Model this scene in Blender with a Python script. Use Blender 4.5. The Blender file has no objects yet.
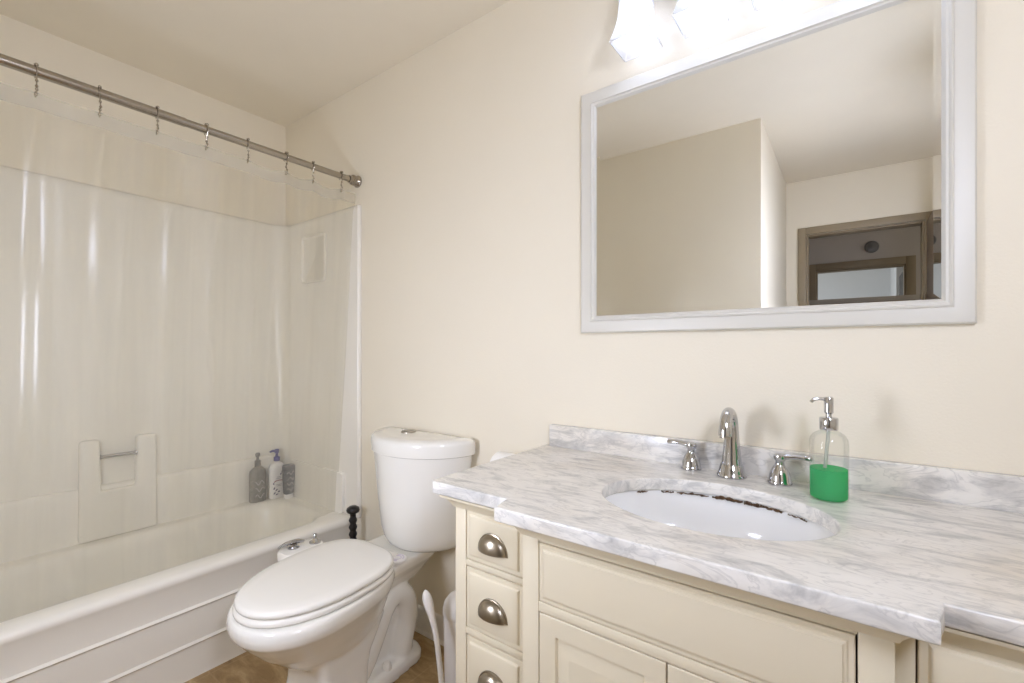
import bpy, bmesh, math, random
from mathutils import Vector, Matrix
random.seed(7)
S = bpy.context.scene
COL = S.collection
PI = math.pi

# ------------------------------------------------------------------ camera, world, exposure
cam_d = bpy.data.cameras.new('camera')
cam = bpy.data.objects.new('camera', cam_d); COL.objects.link(cam)
cam.location = (0.0, -1.31, 1.16)
cam.rotation_euler = (PI / 2, 0, math.radians(36.363))
cam_d.sensor_width = 36.0
cam_d.lens = 458.924 / 1024 * 36.0
cam_d.shift_y = 9.12 / 1024
cam_d.clip_start = 0.02
S.camera = cam
w = bpy.data.worlds.new('world'); S.world = w; w.use_nodes = True
w.node_tree.nodes['Background'].inputs['Color'].default_value = (0.75, 0.85, 1.0, 1)
w.node_tree.nodes['Background'].inputs['Strength'].default_value = 0.6
S.view_settings.view_transform = 'Standard'
S.view_settings.look = 'None'
S.view_settings.gamma = 1.0
S.view_settings.use_curve_mapping = False
S.view_settings.exposure = 0.08
S.cycles.max_bounces = 16
S.cycles.diffuse_bounces = 8
S.cycles.transparent_max_bounces = 24
S.cycles.caustics_reflective = False
S.cycles.caustics_refractive = False
BULB_POWER = 12.0
FILL_POWER = [39.5, 27.5]
LAMP_WHITE = (0.93, 1.03, 1.36, 1)
FILL_WHITE = [(0.95, 1.03, 1.31, 1), (0.96, 1.03, 1.25, 1)]


def area_light(name, loc, rot, size, size_y, power, color):
    l = bpy.data.lights.new(name, 'AREA'); l.shape = 'RECTANGLE'
    l.size = size; l.size_y = size_y; l.energy = power; l.color = color
    o = bpy.data.objects.new(name, l); COL.objects.link(o)
    o.location = loc; o.rotation_euler = rot
    return o


# added area lamp brightening the far room, which is seen only through two doorways
area_light('far_room_fill', (-1.45, -5.6, 1.5), (0, math.radians(-90), 0), 1.0, 1.2, 24, (0.86, 0.92, 1.0))

# added area lamp near the hall's right end, lifting the dim hall
area_light('hall_fill', (2.05, -3.5, 1.6), (0, math.radians(90), 0), 0.9, 1.4, 9, (0.95, 0.97, 1.0))

# ------------------------------------------------------------------ materials
def lin(c):
    return tuple(((v / 255) / 12.92 if v <= 10.3 else (((v / 255) + 0.055) / 1.055) ** 2.4) for v in c) + (1.0,)


def mat(name, rgb, rough=0.5, metal=0.0, bump=0.0, bump_scale=200.0, mottled=0.0, mott_scale=8.0, coat=0.0, spec=0.5):
    m = bpy.data.materials.new(name); m.use_nodes = True
    nt = m.node_tree; b = nt.nodes['Principled BSDF']
    b.inputs['Base Color'].default_value = lin(rgb)
    b.inputs['Roughness'].default_value = rough
    b.inputs['Metallic'].default_value = metal
    b.inputs['Coat Weight'].default_value = coat
    b.inputs['Specular IOR Level'].default_value = spec
    tc = nt.nodes.new('ShaderNodeTexCoord')
    n = nt.nodes.new('ShaderNodeTexNoise'); n.inputs['Scale'].default_value = mott_scale
    n.inputs['Detail'].default_value = 4
    nt.links.new(tc.outputs['Object'], n.inputs['Vector'])
    hv = nt.nodes.new('ShaderNodeMapRange')
    hv.inputs['To Min'].default_value = 1 - mottled; hv.inputs['To Max'].default_value = 1 + mottled
    hv.inputs['From Min'].default_value = 0.3; hv.inputs['From Max'].default_value = 0.7
    nt.links.new(n.outputs['Fac'], hv.inputs['Value'])
    h = nt.nodes.new('ShaderNodeHueSaturation'); h.inputs['Color'].default_value = lin(rgb)
    nt.links.new(hv.outputs['Result'], h.inputs['Value'])
    nt.links.new(h.outputs['Color'], b.inputs['Base Color'])
    if bump:
        n2 = nt.nodes.new('ShaderNodeTexNoise'); n2.inputs['Scale'].default_value = bump_scale
        n2.inputs['Detail'].default_value = 3
        nt.links.new(tc.outputs['Object'], n2.inputs['Vector'])
        bp = nt.nodes.new('ShaderNodeBump'); bp.inputs['Strength'].default_value = bump
        bp.inputs['Distance'].default_value = 0.002
        nt.links.new(n2.outputs['Fac'], bp.inputs['Height'])
        nt.links.new(bp.outputs['Normal'], b.inputs['Normal'])
    return m


def ramp(nt, stops):
    r = nt.nodes.new('ShaderNodeValToRGB')
    while len(r.color_ramp.elements) < len(stops):
        r.color_ramp.elements.new(0.5)
    for e, (p, c) in zip(r.color_ramp.elements, stops):
        e.position = p; e.color = lin(c)
    return r


M = {}
M['wall'] = mat('wall_paint_cream', (231, 223, 205), 0.75, bump=0.25, bump_scale=170, mottled=0.008, mott_scale=3)
M['ceil'] = mat('ceiling_paint', (230, 222, 205), 0.85, bump=0.12, bump_scale=120, mottled=0.008)
M['hall'] = mat('hall_paint', (196, 188, 178), 0.8, mottled=0.01)
M['far'] = mat('far_room_paint', (212, 214, 216), 0.8, mottled=0.01)
M['base'] = mat('baseboard_paint', (228, 224, 216), 0.45, mottled=0.05, mott_scale=25)
M['porcelain'] = mat('porcelain_white', (234, 232, 226), 0.08, coat=0.4, mottled=0.004)
M['basin'] = mat('basin_white', (238, 238, 237), 0.1, coat=0.3, mottled=0.004)
M['seat'] = mat('seat_plastic_white', (234, 231, 224), 0.2, mottled=0.004)
M['fiberglass'] = mat('fiberglass_white', (232, 228, 218), 0.22, mottled=0.01, mott_scale=3)
M['chrome'] = mat('chrome', (198, 198, 200), 0.05, 1.0)
M['nickel'] = mat('brushed_nickel', (172, 164, 152), 0.28, 1.0, mottled=0.03, mott_scale=60)
M['pewter'] = mat('pewter_pull', (158, 148, 132), 0.3, 1.0, mottled=0.04, mott_scale=80)
M['rodsteel'] = mat('rod_steel', (168, 160, 148), 0.22, 1.0, mottled=0.03, mott_scale=30)
M['cabinet'] = mat('cabinet_paint_cream', (223, 213, 189), 0.42, mottled=0.01, mott_scale=6)
M['mirrorframe'] = mat('mirror_frame_white', (212, 209, 200), 0.4, mottled=0.004)
M['black'] = mat('black_plastic', (28, 26, 24), 0.35, mottled=0.08)
M['white_plastic'] = mat('white_plastic', (228, 225, 222), 0.35, mottled=0.005)
M['paper'] = mat('tissue_paper', (240, 238, 234), 0.9, bump=0.3, bump_scale=300)
M['greybottle'] = mat('grey_bottle_plastic', (120, 116, 110), 0.3, mottled=0.25, mott_scale=60)
M['greypump'] = mat('grey_pump_plastic', (112, 110, 106), 0.35, mottled=0.03)
M['darkbottle'] = mat('dark_grey_bottle_plastic', (105, 104, 106), 0.3, mottled=0.3, mott_scale=70)
M['purple'] = mat('violet_blue_plastic', (92, 88, 140), 0.35, mottled=0.02)
M['purple_dark'] = mat('violet_leaf_print', (96, 92, 118), 0.5, mottled=0.1, mott_scale=50)
M['redprint'] = mat('red_brown_print', (160, 104, 100), 0.5, mottled=0.02)
M['greyprint'] = mat('grey_print', (140, 138, 140), 0.5, mottled=0.02)
M['paleprint'] = mat('pale_print', (190, 186, 180), 0.5, mottled=0.02)
M['casing'] = mat('door_casing_taupe', (148, 133, 108), 0.5, mottled=0.06, mott_scale=9)
M['leaf'] = mat('door_leaf_taupe', (126, 112, 98), 0.5, mottled=0.08, mott_scale=9)
M['dark'] = mat('dark_brown', (44, 38, 36), 0.5, mottled=0.05)
M['lilac'] = mat('lilac_print', (206, 196, 212), 0.5, mottled=0.1, mott_scale=90)
M['grime'] = mat('caulk_grime', (84, 62, 40), 0.8, mottled=0.5, mott_scale=60)


def wood_dir(m, sc):
    pass


# floor: mottled tan stone-look vinyl tile with faint joints
def floor_mat():
    m = bpy.data.materials.new('floor_vinyl_tan'); m.use_nodes = True
    nt = m.node_tree; b = nt.nodes['Principled BSDF']; b.inputs['Roughness'].default_value = 0.45
    tc = nt.nodes.new('ShaderNodeTexCoord')
    mp = nt.nodes.new('ShaderNodeMapping'); mp.inputs['Scale'].default_value = (1, 2.2, 1)
    mp.inputs['Rotation'].default_value = (0, 0, 0.5)
    nt.links.new(tc.outputs['Object'], mp.inputs['Vector'])
    n = nt.nodes.new('ShaderNodeTexNoise'); n.inputs['Scale'].default_value = 9; n.inputs['Detail'].default_value = 8
    n.inputs['Roughness'].default_value = 0.65; n.inputs['Distortion'].default_value = 0.6
    nt.links.new(mp.outputs['Vector'], n.inputs['Vector'])
    r = ramp(nt, [(0.28, (124, 98, 62)), (0.45, (152, 124, 84)), (0.58, (172, 145, 104)), (0.75, (196, 172, 134))])
    nt.links.new(n.outputs['Fac'], r.inputs['Fac'])
    br = nt.nodes.new('ShaderNodeTexBrick'); br.offset = 0
    br.inputs['Scale'].default_value = 1.0; br.inputs['Brick Width'].default_value = 0.305; br.inputs['Row Height'].default_value = 0.305
    br.inputs['Mortar Size'].default_value = 0.003; br.inputs['Mortar Smooth'].default_value = 0.3
    mp2 = nt.nodes.new('ShaderNodeMapping'); mp2.inputs['Location'].default_value = (0.02, 0.015, 0)
    nt.links.new(tc.outputs['Object'], mp2.inputs['Vector']); nt.links.new(mp2.outputs['Vector'], br.inputs['Vector'])
    mx = nt.nodes.new('ShaderNodeMixRGB'); mx.inputs['Color2'].default_value = lin((196, 172, 136))
    mu = nt.nodes.new('ShaderNodeMath'); mu.operation = 'MULTIPLY'; mu.inputs[1].default_value = 0.22
    nt.links.new(br.outputs['Fac'], mu.inputs[0]); nt.links.new(mu.outputs[0], mx.inputs['Fac'])
    nt.links.new(r.outputs['Color'], mx.inputs['Color1']); nt.links.new(mx.outputs['Color'], b.inputs['Base Color'])
    return m


M['floor'] = floor_mat()


def marble_mat(name, rot, scale):
    m = bpy.data.materials.new(name); m.use_nodes = True
    nt = m.node_tree; b = nt.nodes['Principled BSDF']; b.inputs['Roughness'].default_value = 0.24
    tc = nt.nodes.new('ShaderNodeTexCoord')
    mp = nt.nodes.new('ShaderNodeMapping'); mp.inputs['Rotation'].default_value = rot; mp.inputs['Scale'].default_value = scale
    nt.links.new(tc.outputs['Object'], mp.inputs['Vector'])
    n = nt.nodes.new('ShaderNodeTexNoise'); n.inputs['Scale'].default_value = 5; n.inputs['Detail'].default_value = 9
    n.inputs['Roughness'].default_value = 0.62; n.inputs['Distortion'].default_value = 0.9
    nt.links.new(mp.outputs['Vector'], n.inputs['Vector'])
    r = ramp(nt, [(0.28, (178, 177, 174)), (0.41, (208, 206, 202)), (0.51, (229, 226, 220)), (0.72, (237, 234, 228))])
    nt.links.new(n.outputs['Fac'], r.inputs['Fac'])
    # thin veins: ridge of a second noise
    n2 = nt.nodes.new('ShaderNodeTexNoise'); n2.inputs['Scale'].default_value = 7; n2.inputs['Detail'].default_value = 6
    n2.inputs['Distortion'].default_value = 1.4
    nt.links.new(mp.outputs['Vector'], n2.inputs['Vector'])
    su = nt.nodes.new('ShaderNodeMath'); su.operation = 'SUBTRACT'; su.inputs[1].default_value = 0.5
    ab = nt.nodes.new('ShaderNodeMath'); ab.operation = 'ABSOLUTE'
    nt.links.new(n2.outputs['Fac'], su.inputs[0]); nt.links.new(su.outputs[0], ab.inputs[0])
    mr = nt.nodes.new('ShaderNodeMapRange'); mr.inputs['From Min'].default_value = 0; mr.inputs['From Max'].default_value = 0.035
    mr.inputs['To Min'].default_value = 0.30; mr.inputs['To Max'].default_value = 0.0
    nt.links.new(ab.outputs[0], mr.inputs['Value'])
    mx = nt.nodes.new('ShaderNodeMixRGB'); mx.inputs['Color2'].default_value = lin((150, 149, 148))
    nt.links.new(mr.outputs['Result'], mx.inputs['Fac']); nt.links.new(r.outputs['Color'], mx.inputs['Color1'])
    # warm stain patches
    n3 = nt.nodes.new('ShaderNodeTexNoise'); n3.inputs['Scale'].default_value = 3.1; n3.inputs['Detail'].default_value = 3
    nt.links.new(tc.outputs['Object'], n3.inputs['Vector'])
    mr3 = nt.nodes.new('ShaderNodeMapRange'); mr3.inputs['From Min'].default_value = 0.52; mr3.inputs['From Max'].default_value = 0.72
    mr3.inputs['To Min'].default_value = 0; mr3.inputs['To Max'].default_value = 0.35
    nt.links.new(n3.outputs['Fac'], mr3.inputs['Value'])
    mx2 = nt.nodes.new('ShaderNodeMixRGB'); mx2.blend_type = 'MULTIPLY'; mx2.inputs['Color2'].default_value = lin((226, 210, 184))
    nt.links.new(mr3.outputs['Result'], mx2.inputs['Fac']); nt.links.new(mx.outputs['Color'], mx2.inputs['Color1'])
    nt.links.new(mx2.outputs['Color'], b.inputs['Base Color'])
    return m


M['marble'] = marble_mat('marble_counter', (0, 0, math.radians(12)), (1.7, 5.2, 4.0))
M['marble_splash'] = marble_mat('marble_backsplash', (0, math.radians(-48), 0), (1.5, 1.5, 4.2))


def clear_mat(name, tint, haze_rgb, haze, gloss=0.06, rough=0.05, fres=0.5, edge=0.0, streak=False):
    """thin clear sheet: see-through, with a little milky scatter and a sheen at grazing angles"""
    m = bpy.data.materials.new(name); m.use_nodes = True
    nt = m.node_tree; nt.nodes.clear()
    out = nt.nodes.new('ShaderNodeOutputMaterial')
    tr = nt.nodes.new('ShaderNodeBsdfTransparent'); tr.inputs['Color'].default_value = lin(tint)
    df = nt.nodes.new('ShaderNodeBsdfDiffuse'); df.inputs['Color'].default_value = lin(haze_rgb)
    tl = nt.nodes.new('ShaderNodeBsdfTranslucent'); tl.inputs['Color'].default_value = lin(haze_rgb)
    hz = nt.nodes.new('ShaderNodeMixShader'); hz.inputs['Fac'].default_value = 0.5
    nt.links.new(df.outputs[0], hz.inputs[1]); nt.links.new(tl.outputs[0], hz.inputs[2])
    m1 = nt.nodes.new('ShaderNodeMixShader')
    tc = nt.nodes.new('ShaderNodeTexCoord')
    n = nt.nodes.new('ShaderNodeTexNoise'); n.inputs['Scale'].default_value = 3; n.inputs['Detail'].default_value = 3
    mp = nt.nodes.new('ShaderNodeMapping')
    if streak:                                   # milky creases that run down the sheet
        mp.inputs['Scale'].default_value = (1, 4.5, 0.22); n.inputs['Detail'].default_value = 5; n.inputs['Distortion'].default_value = 0.3
    nt.links.new(tc.outputs['Object'], mp.inputs['Vector']); nt.links.new(mp.outputs['Vector'], n.inputs['Vector'])
    mr = nt.nodes.new('ShaderNodeMapRange'); mr.inputs['From Min'].default_value = 0.38 if streak else 0.3; mr.inputs['From Max'].default_value = 0.64 if streak else 0.7
    mr.inputs['To Min'].default_value = haze * (0.62 if streak else 0.94); mr.inputs['To Max'].default_value = haze * (1.38 if streak else 1.06)
    nt.links.new(n.outputs['Fac'], mr.inputs['Value']); lf = nt.nodes.new('ShaderNodeLayerWeight'); lf.inputs['Blend'].default_value = 0.5
    ad = nt.nodes.new('ShaderNodeMath'); ad.operation = 'MULTIPLY_ADD'; ad.inputs[1].default_value = edge
    nt.links.new(lf.outputs['Facing'], ad.inputs[0]); nt.links.new(mr.outputs['Result'], ad.inputs[2])
    nt.links.new(ad.outputs[0], m1.inputs['Fac'])
    nt.links.new(tr.outputs[0], m1.inputs[1]); nt.links.new(hz.outputs[0], m1.inputs[2])
    gl = nt.nodes.new('ShaderNodeBsdfGlossy'); gl.inputs['Roughness'].default_value = rough
    lw = nt.nodes.new('ShaderNodeLayerWeight'); lw.inputs['Blend'].default_value = 0.25
    mg = nt.nodes.new('ShaderNodeMath'); mg.operation = 'MULTIPLY_ADD'; mg.inputs[1].default_value = fres; mg.inputs[2].default_value = gloss
    nt.links.new(lw.outputs['Fresnel'], mg.inputs[0])
    m2 = nt.nodes.new('ShaderNodeMixShader')
    nt.links.new(mg.outputs[0], m2.inputs['Fac']); nt.links.new(m1.outputs[0], m2.inputs[1]); nt.links.new(gl.outputs[0], m2.inputs[2])
    nt.links.new(m2.outputs[0], out.inputs['Surface'])
    return m


M['curtain'] = clear_mat('clear_vinyl', (246, 245, 240), (248, 246, 240), 0.155, 0.020, 0.17, 0.0, 0.01, True)
M['hem'] = clear_mat('clear_vinyl_hem', (246, 245, 242), (232, 229, 222), 0.34, 0.008, 0.3, 0.1)
M['bottleglass'] = clear_mat('bottle_clear_plastic', (250, 250, 248), (240, 240, 238), 0.03, 0.015, 0.04, 0.25)
M['shade'] = clear_mat('frosted_shade_glass', (250, 250, 250), (250, 250, 250), 0.30, 0.04, 0.1)
M['soap'] = clear_mat('green_soap', (130, 240, 182), (92, 218, 154), 0.5, 0.02, 0.1, 0.2)
M['tube'] = clear_mat('dip_tube_plastic', (240, 244, 240), (225, 232, 226), 0.45, 0.03, 0.1)


def mirror_mat():
    m = bpy.data.materials.new('mirror_silver'); m.use_nodes = True
    nt = m.node_tree; nt.nodes.clear()
    out = nt.nodes.new('ShaderNodeOutputMaterial')
    g = nt.nodes.new('ShaderNodeBsdfGlossy'); g.inputs['Roughness'].default_value = 0.0
    g.inputs['Color'].default_value = (0.88, 0.89, 0.88, 1)
    nt.links.new(g.outputs[0], out.inputs['Surface'])
    return m


M['mirror'] = mirror_mat()


def emit_mat(name, color, strength):
    m = bpy.data.materials.new(name); m.use_nodes = True
    nt = m.node_tree; nt.nodes.clear()
    out = nt.nodes.new('ShaderNodeOutputMaterial')
    e = nt.nodes.new('ShaderNodeEmission'); e.inputs['Color'].default_value = color; e.inputs['Strength'].default_value = strength
    nt.links.new(e.outputs[0], out.inputs['Surface'])
    return m


M['fill'] = [emit_mat('fill_glow', c, p) for c, p in zip(FILL_WHITE, FILL_POWER)]
M['bulb'] = emit_mat('bulb_glow', LAMP_WHITE, BULB_POWER)

# ------------------------------------------------------------------ mesh helpers
def link(o, parent=None):
    COL.objects.link(o)
    if parent is not None:
        o.parent = parent
    return o


def root_of(p):
    while p.parent is not None:
        p = p.parent
    return p


def obj(name, bm, material, parent=None, angle=35, bevel=0.0, bevel_seg=2, subsurf=0, solid=0.0, remesh=0.0, smooth_it=0, at=None):
    """bm holds world coordinates; it is moved so that the parent's root (or `at`) is the origin"""
    base = Vector((0, 0, 0))
    if parent is not None:
        base = root_of(parent).location
    elif at is not None:
        base = Vector(at)
    bmesh.ops.translate(bm, vec=-base, verts=bm.verts)
    bmesh.ops.recalc_face_normals(bm, faces=bm.faces)
    me = bpy.data.meshes.new(name); bm.to_mesh(me); bm.free()
    me.materials.append(material)
    o = bpy.data.objects.new(name, me)
    if parent is None:
        o.location = base
    link(o, parent)
    mods = False
    if remesh:
        md = o.modifiers.new('remesh', 'REMESH'); md.mode = 'VOXEL'; md.voxel_size = remesh; mods = True
        if smooth_it:
            md = o.modifiers.new('smooth', 'SMOOTH'); md.iterations = smooth_it; md.factor = 0.5
    if solid:
        md = o.modifiers.new('solid', 'SOLIDIFY'); md.thickness = solid; md.offset = 0; mods = True
    if bevel:
        md = o.modifiers.new('bevel', 'BEVEL'); md.width = bevel; md.segments = bevel_seg; md.limit_method = 'ANGLE'
        md.angle_limit = math.radians(35); mods = True
    if subsurf:
        md = o.modifiers.new('sub', 'SUBSURF'); md.levels = subsurf; md.render_levels = subsurf; mods = True
    if mods:
        dg = bpy.context.evaluated_depsgraph_get()
        me2 = bpy.data.meshes.new_from_object(o.evaluated_get(dg))
        o.modifiers.clear(); old = o.data; o.data = me2; bpy.data.meshes.remove(old); me2.name = name
    me = o.data
    for p in me.polygons:
        p.use_smooth = True
    me.set_sharp_from_angle(angle=math.radians(angle))
    return o


def tag(o, label, cat, group=None, kind=None):
    o['label'] = label; o['category'] = cat
    if group: o['group'] = group
    if kind: o['kind'] = kind
    return o


def thing(name, loc, label, cat, group=None):
    o = bpy.data.objects.new(name, None); COL.objects.link(o); o.location = loc
    o.empty_display_size = 0.05
    return tag(o, label, cat, group)


def struct(name, bm, material, label, cat, parent=None, **k):
    o = obj(name, bm, material, parent, **k)
    if parent is None:
        tag(o, label, cat, None, 'structure')
    return o


def BM(): return bmesh.new()


def box(bm, x0, x1, y0, y1, z0, z1):
    x0, x1 = min(x0, x1), max(x0, x1); y0, y1 = min(y0, y1), max(y0, y1); z0, z1 = min(z0, z1), max(z0, z1)
    v = [bm.verts.new((x, y, z)) for x in (x0, x1) for y in (y0, y1) for z in (z0, z1)]
    for f in ((0, 1, 3, 2), (4, 6, 7, 5), (0, 4, 5, 1), (2, 3, 7, 6), (0, 2, 6, 4), (1, 5, 7, 3)):
        bm.faces.new([v[i] for i in f])
    return bm


def loft(bm, rings, cap0=True, cap1=True, closed=True):
    rr = [[bm.verts.new(p) for p in ring] for ring in rings]
    n = len(rr[0])
    for a, b in zip(rr[:-1], rr[1:]):
        for i in range(n if closed else n - 1):
            j = (i + 1) % n
            bm.faces.new((a[i], a[j], b[j], b[i]))
    if cap0: bm.faces.new(rr[0][::-1])
    if cap1: bm.faces.new(rr[-1])
    return rr


def lathe(bm, prof, cx=0, cy=0, seg=32, sx=1.0, sy=1.0, cap0=True, cap1=True):
    loft(bm, [[(cx + r * sx * math.cos(2 * PI * i / seg), cy + r * sy * math.sin(2 * PI * i / seg), z) for i in range(seg)] for r, z in prof], cap0, cap1)


def axis_lathe(bm, prof, origin, direction, seg=24):
    """prof: (radius, distance along direction)"""
    d = Vector(direction).normalized()
    a = d.orthogonal().normalized(); b = d.cross(a)
    o = Vector(origin)
    loft(bm, [[tuple(o + d * t + (a * math.cos(2 * PI * i / seg) + b * math.sin(2 * PI * i / seg)) * r) for i in range(seg)] for r, t in prof])


def tube(bm, pts, rad, seg=12, flat=1.0, closed=False, cap=True):
    pts = [Vector(p) for p in pts]
    n = len(pts)
    rs = rad if isinstance(rad, (list, tuple)) else [rad] * n
    rings = []
    prev = None
    for i, p in enumerate(pts):
        if closed:
            t = (pts[(i + 1) % n] - pts[(i - 1) % n]).normalized()
        else:
            t = (pts[min(i + 1, n - 1)] - pts[max(i - 1, 0)]).normalized()
        if prev is None:
            a = t.orthogonal().normalized()
        else:
            a = (prev - t * prev.dot(t)).normalized()
        prev = a
        b = t.cross(a)
        rings.append([tuple(p + (a * math.cos(2 * PI * k / seg) + b * math.sin(2 * PI * k / seg) * flat) * rs[i]) for k in range(seg)])
    if closed:
        rings.append(rings[0]); loft(bm, rings, False, False); bmesh.ops.remove_doubles(bm, verts=bm.verts, dist=1e-6)
    else:
        loft(bm, rings, cap, cap)


def spline(pts, n=8):
    pts = [Vector(p) for p in pts]; out = []
    P = [pts[0] * 2 - pts[1]] + pts + [pts[-1] * 2 - pts[-2]]
    for i in range(1, len(P) - 2):
        for k in range(n):
            t = k / n
            p0, p1, p2, p3 = P[i - 1], P[i], P[i + 1], P[i + 2]
            out.append(0.5 * ((2 * p1) + (p2 - p0) * t + (2 * p0 - 5 * p1 + 4 * p2 - p3) * t * t + (3 * p1 - p0 - 3 * p2 + p3) * t ** 3))
    out.append(pts[-1])
    return out


def ball(bm, c, r, seg=12, sz=1.0):
    k = seg // 2
    lathe(bm, [(max(1e-4, r * math.sin(PI * i / k)), c[2] - r * sz * math.cos(PI * i / k)) for i in range(k + 1)], c[0], c[1], seg)


def rect_rings(bm, x0, x1, z0, z1, steps, cap0=False, cap1=True):
    """nested rectangles facing -y: steps = (inset, y)"""
    loft(bm, [[(x0 + i, y, z0 + i), (x1 - i, y, z0 + i), (x1 - i, y, z1 - i), (x0 + i, y, z1 - i)] for i, y in steps], cap0, cap1)


def prism(bm, poly, z0, z1):
    loft(bm, [[(x, y, z0) for x, y in poly], [(x, y, z1) for x, y in poly]])


def rrect(x0, x1, y0, y1, r, n=6):
    out = []
    for cx, cy, a0 in ((x1 - r, y0 + r, -PI / 2), (x1 - r, y1 - r, 0), (x0 + r, y1 - r, PI / 2), (x0 + r, y0 + r, PI)):
        for k in range(n + 1):
            a = a0 + PI / 2 * k / n
            out.append((cx + r * math.cos(a), cy + r * math.sin(a)))
    return out


def copy_tree(o, parent=None):
    c = o.copy(); COL.objects.link(c)
    if parent is not None:
        c.parent = parent
    for ch in list(o.children):
        copy_tree(ch, c)
    return c


# ------------------------------------------------------------------ the setting
XL, XR, HC = -2.53, 0.50, 2.405
YA, XA, YB = -1.477, -0.383, -2.69          # alcove end wall, entry side wall, wall with the door
YH = -4.37                                   # hall's far wall
YF = -6.9                                    # far room's end wall
struct('floor', box(BM(), XL - .1, 2.2, YF - .1, .1, -.06, 0), M['floor'], 'tan mottled stone-look vinyl floor', 'floor')
struct('ceiling', box(BM(), XL - .1, 2.2, YF - .1, .1, HC, HC + .06), M['ceil'], 'flat beige painted ceiling', 'ceiling')
struct('wall_back', box(BM(), XL - .1, XR + .1, 0, .1, 0, HC), M['wall'], 'cream textured wall behind the toilet and vanity', 'wall')
struct('wall_left', box(BM(), XL - .1, XL, YA - .1, 0, 0, HC), M['wall'], 'cream wall above the tub surround at left', 'wall')
struct('wall_right', box(BM(), XR, XR + .1, YB - .1, 0, 0, HC), M['wall'], 'cream wall to the right of the vanity', 'wall')
struct('wall_front', box(BM(), XL, XA, YA - .1, YA, 0, HC), M['wall'], 'cream wall opposite the vanity, seen in the mirror', 'wall')
struct('wall_entry', box(BM(), XA - .1, XA, YB - .1, YA - .1, 0, HC), M['wall'], 'cream side wall of the entry recess, seen in the mirror', 'wall')
DX0, DX1, DZ = -.258, .392, 2.005
bm = BM(); box(bm, XA, DX0, YB - .1, YB, 0, HC); box(bm, DX1, XR, YB - .1, YB, 0, HC); box(bm, DX0, DX1, YB - .1, YB, DZ, HC)
struct('wall_door', bm, M['wall'], 'cream wall around the bathroom doorway, seen in the mirror', 'wall')


def casing(bm, x0, x1, zt, y, d, wdt):
    """flat casing round a doorway, standing d proud of the wall face y (d<0: towards -y)"""
    box(bm, x0 - wdt, x0, y, y + d, 0, zt + wdt); box(bm, x1, x1 + wdt, y, y + d, 0, zt + wdt); box(bm, x0, x1, y, y + d, zt, zt + wdt)


bm = BM(); casing(bm, DX0, DX1, DZ, YB, .016, .05)
box(bm, DX0, DX0 + .014, YB - .1, YB, 0, DZ); box(bm, DX1 - .014, DX1, YB - .1, YB, 0, DZ); box(bm, DX0 + .014, DX1 - .014, YB - .1, YB, DZ - .014, DZ)
struct('trim_1', bm, M['casing'], 'taupe wood casing of the bathroom doorway', 'door trim', bevel=.003)
HX0, HX1, HZ = -.283, .424, 1.975
bm = BM(); box(bm, -1.6, HX0, YH - .1, YH, 0, HC); box(bm, HX1, 2.1, YH - .1, YH, 0, HC); box(bm, HX0, HX1, YH - .1, YH, HZ, HC)
struct('wall_hall', bm, M['hall'], 'dim taupe hall wall across from the bathroom door', 'wall')
bm = BM(); box(bm, -1.7, -1.6, YF, YB - .1, 0, HC); box(bm, -1.6, XA - .1, YB - .2, YB - .1, 0, HC)
struct('wall_hall_left', bm, M['hall'], 'left end walls of the hall and the far room', 'wall')
bm = BM(); box(bm, 2.1, 2.2, YF, YB - .1, 0, HC); box(bm, XR + .1, 2.1, YB - .2, YB - .1, 0, HC)
struct('wall_hall_right', bm, M['hall'], 'right end walls of the hall and the far room', 'wall')
bm = BM(); casing(bm, HX0, HX1, HZ, YH, .016, .07)
box(bm, HX0, HX0 + .014, YH - .1, YH, 0, HZ); box(bm, HX1 - .014, HX1, YH - .1, YH, 0, HZ); box(bm, HX0 + .014, HX1 - .014, YH - .1, YH, HZ - .014, HZ)
struct('trim_2', bm, M['casing'], 'brown casing of the second doorway across the hall', 'door trim', bevel=.003)
bm = BM(); box(bm, -1.6, 2.1, YF - .1, YF, 0, HC); box(bm, .45, .55, YF, -5.9, 0, HC)
struct('wall_far_room', bm, M['far'], 'pale blue grey walls of the far room', 'wall')
# bathroom door leaf, open against the right wall
t = thing('door_1', (.393, -2.672, 0), 'taupe bathroom door leaf standing open, its top in the mirror', 'door'); t['kind'] = 'structure'
bm = BM(); box(bm, .398, .432, -2.665, -2.01, .012, 1.995); obj('leaf', bm, M['leaf'], t, bevel=.002)
bm = BM(); axis_lathe(bm, [(.026, 0), (.026, .006), (.01, .01), (.01, .03), (.024, .036), (.027, .048), (.02, .058), (.002, .06)], (.398, -2.07, .98), (-1, 0, 0)); obj('knob', bm, M['nickel'], t)
t = thing('door_2', (.40, YH - .11, 0), 'dark edge of an open door in the far room', 'door'); t['kind'] = 'structure'
bm = BM(); box(bm, .43, .47, -5.2, -4.49, .012, 1.96); obj('leaf', bm, M['dark'], t, bevel=.002)
bm = BM(); axis_lathe(bm, [(.024, 0), (.024, .006), (.01, .01), (.01, .03), (.025, .04), (.02, .055), (.002, .058)], (.43, -5.13, .98), (-1, 0, 0)); obj('knob', bm, M['nickel'], t)
# hall wall detector
t = thing('smoke_detector', (.17, YH, 2.165), 'small dark round device on the hall wall seen in the mirror', 'smoke detector')
bm = BM(); axis_lathe(bm, [(.058, 0), (.058, .014), (.05, .028), (.03, .034), (.001, .034)], (.17, YH, 2.165), (0, 1, 0), 28); obj('body', bm, M['greypump'], t)
bm = BM(); axis_lathe(bm, [(.012, .033), (.012, .038), (.001, .04)], (.17, YH, 2.165), (0, 1, 0), 16); obj('button', bm, M['greypump'], t)

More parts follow.
